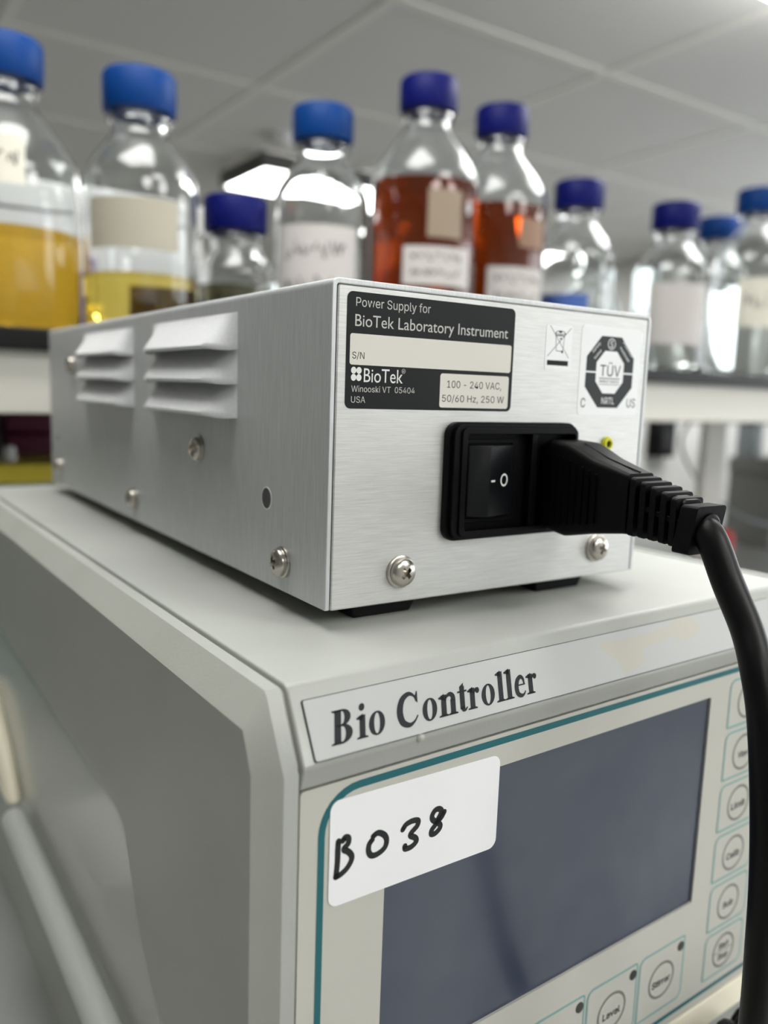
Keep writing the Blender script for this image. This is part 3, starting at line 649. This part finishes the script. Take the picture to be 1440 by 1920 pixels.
TOC = math.atan2(-.8, -.55)       # direction from the shelf back towards the viewer
def bt(x, y, top, R, **k):
    bottle((x, y, SZ), R, top - SZ, rot=TOC, **k)
P_ = lambda a, b_, za, zb, m, ink=0: (math.radians(a), math.radians(b_), za, zb, m, ink)
bt(.010, .499, .212, .0500, capm=CAPB, label='bottle nearest the left edge, half full of deep yellow liquid, blue cap', liq=LIQ_Y, level=.072, paper=P_(-45, 38, .098, .130, PAPER, 1))
bt(.099, .468, .200, .0425, capm=CAPB, label='second bottle from the left, shallow pale yellow liquid, faded paper label, blue cap', liq=LIQ_P, level=.046, paper=P_(-40, 55, .062, .098, mat('faded_label', (172, 166, 150), .6), 0), paper2=P_(160, 204, .014, .040, mat('brown_label', (150, 104, 66), .6), 0))
bt(.190, .497, .130, .0325, capm=CAPD, label='shortest bottle with dark blue cap behind the louvered side of the box', liq=LIQ_D, level=.05)
bt(.271, .492, .217, .0430, capm=CAPB, label='clear bottle in front of the bright ceiling light, blue cap, grey label', liq=LIQ_C, level=.060, paper=P_(-50, 50, .03, .105, PAPERW, 2))
bt(.373, .474, .259, .0505, capm=CAPD, label='left of the two bottles of orange-brown liquid, with the stained tan patch', liq=LIQ_B, level=.158, paper=P_(-22, 55, .062, .096, PAPERW, 2), paper2=P_(2, 40, .104, .146, mat('stained_label', (146, 130, 112), .6), 0))
bt(.482, .494, .261, .0505, capm=CAPD, label='right of the two orange-brown liquid bottles, partly behind the other one', liq=LIQ_B, level=.155, paper=P_(-15, 65, .05, .092, PAPERW, 2), paper2=P_(20, 62, .112, .14, mat('stained_label', (140, 110, 90), .6), 0))
bt(.588, .482, .204, .0430, capm=CAPD, label='clear bottle right beside the orange-brown pair, with a blue band on it', liq=LIQ_C, level=.06, paper=P_(-60, 10, .055, .075, mat('blue_label', (70, 100, 170), .6), 0))
bt(.734, .466, .200, .0430, capm=CAPD, label='clear bottle with dark blue cap and pale label, just right of the box top corner', liq=LIQ_C, level=.12, paper=P_(-50, 45, .03, .1, PAPERW, 0))
bt(.951, .560, .228, .0430, capm=CAPB, label='clear bottle set further back between the two rightmost bottles, blue cap', liq=LIQ_C, level=.1)
bt(.892, .462, .240, .0500, capm=CAPB, label='bottle nearest the right edge of the photo, clear liquid, blue cap', liq=LIQ_C, level=.11, paper=P_(-40, 40, .06, .12, PAPER, 1))
bt(.668, .53, .150, .0350, capm=CAPB, cap=False, label='open clear glass bottle without a cap in the gap between capped bottles', liq=LIQ_C, level=.07, name='glass_jar')

# ================================================================ THINGS AROUND THE SHELF
def carton(name, label, cat, x0, x1, y0, y1, z0, z1, m, lid=None, lm=None):
    o = (x0 / 2 + x1 / 2, y0 / 2 + y1 / 2, z0); t = thing(name, label, cat, o)
    zl = z1 - lid if lid else z1
    MB().box(x0, x1, y0, y1, z0, zl, m).build('box_body', t, 1., off=o, bevel=.003)
    if lid: MB().box(x0 - .002, x1 + .002, y0 - .002, y1 + .002, zl, z1, lm).build('lid', t, 1., off=o, bevel=.003)
carton('lilac_carton', 'lilac carton on the shelf between the two yellow bottles', 'carton', .060, .088, .585, .62, SZ, SZ + .062, LILAC, .006, LILAC)
carton('white_box', 'large white box on the shelf behind the two yellow bottles', 'box', -.2, .215, .635, .70, SZ, SZ + .142, PARTW, .03, PARTW)
carton('tip_box', 'pale blue box with yellow lid under the shelf at far left', 'box', -.14, .09, .52, .62, BZ, -.096, TEALBOX, .016, YBOX)
carton('maroon_box', 'maroon box under the shelf at far left behind the yellow lid', 'box', .03, .2, .66, .74, BZ, -.060, MAROON, .02, MAROON)
carton('black_case', 'black case under the shelf at the far left edge', 'case', -.4, .02, .68, .8, BZ, -.060, DARKFILL, .02, BLACK)
b = MB(); b.lathe([(.001, 0), (.006, 0), (.006, .009), (.004, .012), (.001, .0125)], WHITE, 24)
tag(b.build('stopper', None, 1.), 'small white stopper standing on the yellow lid', 'stopper').location = (.013, .55, -.096)
# right side under the shelf
t = thing('wall_socket', 'black socket module on the white partition beside the box', 'socket', (1.35, .95, -.112))
MB().box(-.03, .03, -.03, 0, -.035, .04, BLACK).build('socket_body', t, 1., bevel=.003)
MB().box(-.02, .02, -.034, -.03, -.02, .02, DARKFILL).build('socket_face', t, 1., bevel=.001)
carton('grey_instrument', 'mid grey instrument housing under the right end of the shelf', 'instrument', 1.395, 1.75, .70, .80, BZ, -.135, GREYBOX, .03, GREYBOX)
carton('blue_grey_column', 'blue grey column standing on the grey instrument', 'column', 1.402, 1.432, .755, .795, -.135, -.062, PGREY, .008, PGREY)
b = MB(); b.tube([(1.135, .71, -.058), (1.145, .735, -.10), (1.18, .735, -.15), (1.25, .73, -.205), (1.33, .69, -.25), (1.5, .68, -.265)], .003, PGREY, 8); tag(b.build('grey_lead', None, 1.), 'thin grey lead hanging below the shelf rail on the right', 'cable')
b = MB(); b.lathe([(.001, 0), (.014, 0), (.014, .05), (.01, .058), (.001, .06)], RED, 20); tag(b.build('red_cap', None, 1.), 'small red cap behind the cord collar', 'cap').location = (1.19, .66, BZ)
carton('white_carton', 'white carton on the bench left of the controller', 'carton', -.14, -.085, .2, .3, BZ, BZ + .03, WHITE)
# dark braided hose under the front ledge
b = MB(); rnd = random.Random(3)
for k in range(14):
    x = .116 + .0026 * k; y = -.047 - .0015 * (k % 3); h = BZ + .076 - .002 * (k % 4)
    b.tube([(.13 + .001 * k, -.06, BZ + .0016), (.128 + .001 * k, y, BZ + .03), (x - .004, y, h - .012), (x, y - .001, h), (x + .006, y - .002, h - .003), (x + .01, y, h - .02), (.136 + .001 * k, -.052, BZ + .02), (.14 + .001 * k, -.066, BZ + .0016)], .0011, RUBBER, 6, sm=3)
tag(b.build('braided_sleeve', None, 1.), 'dark frayed braided sleeve below the controller front ledge', 'sleeve')
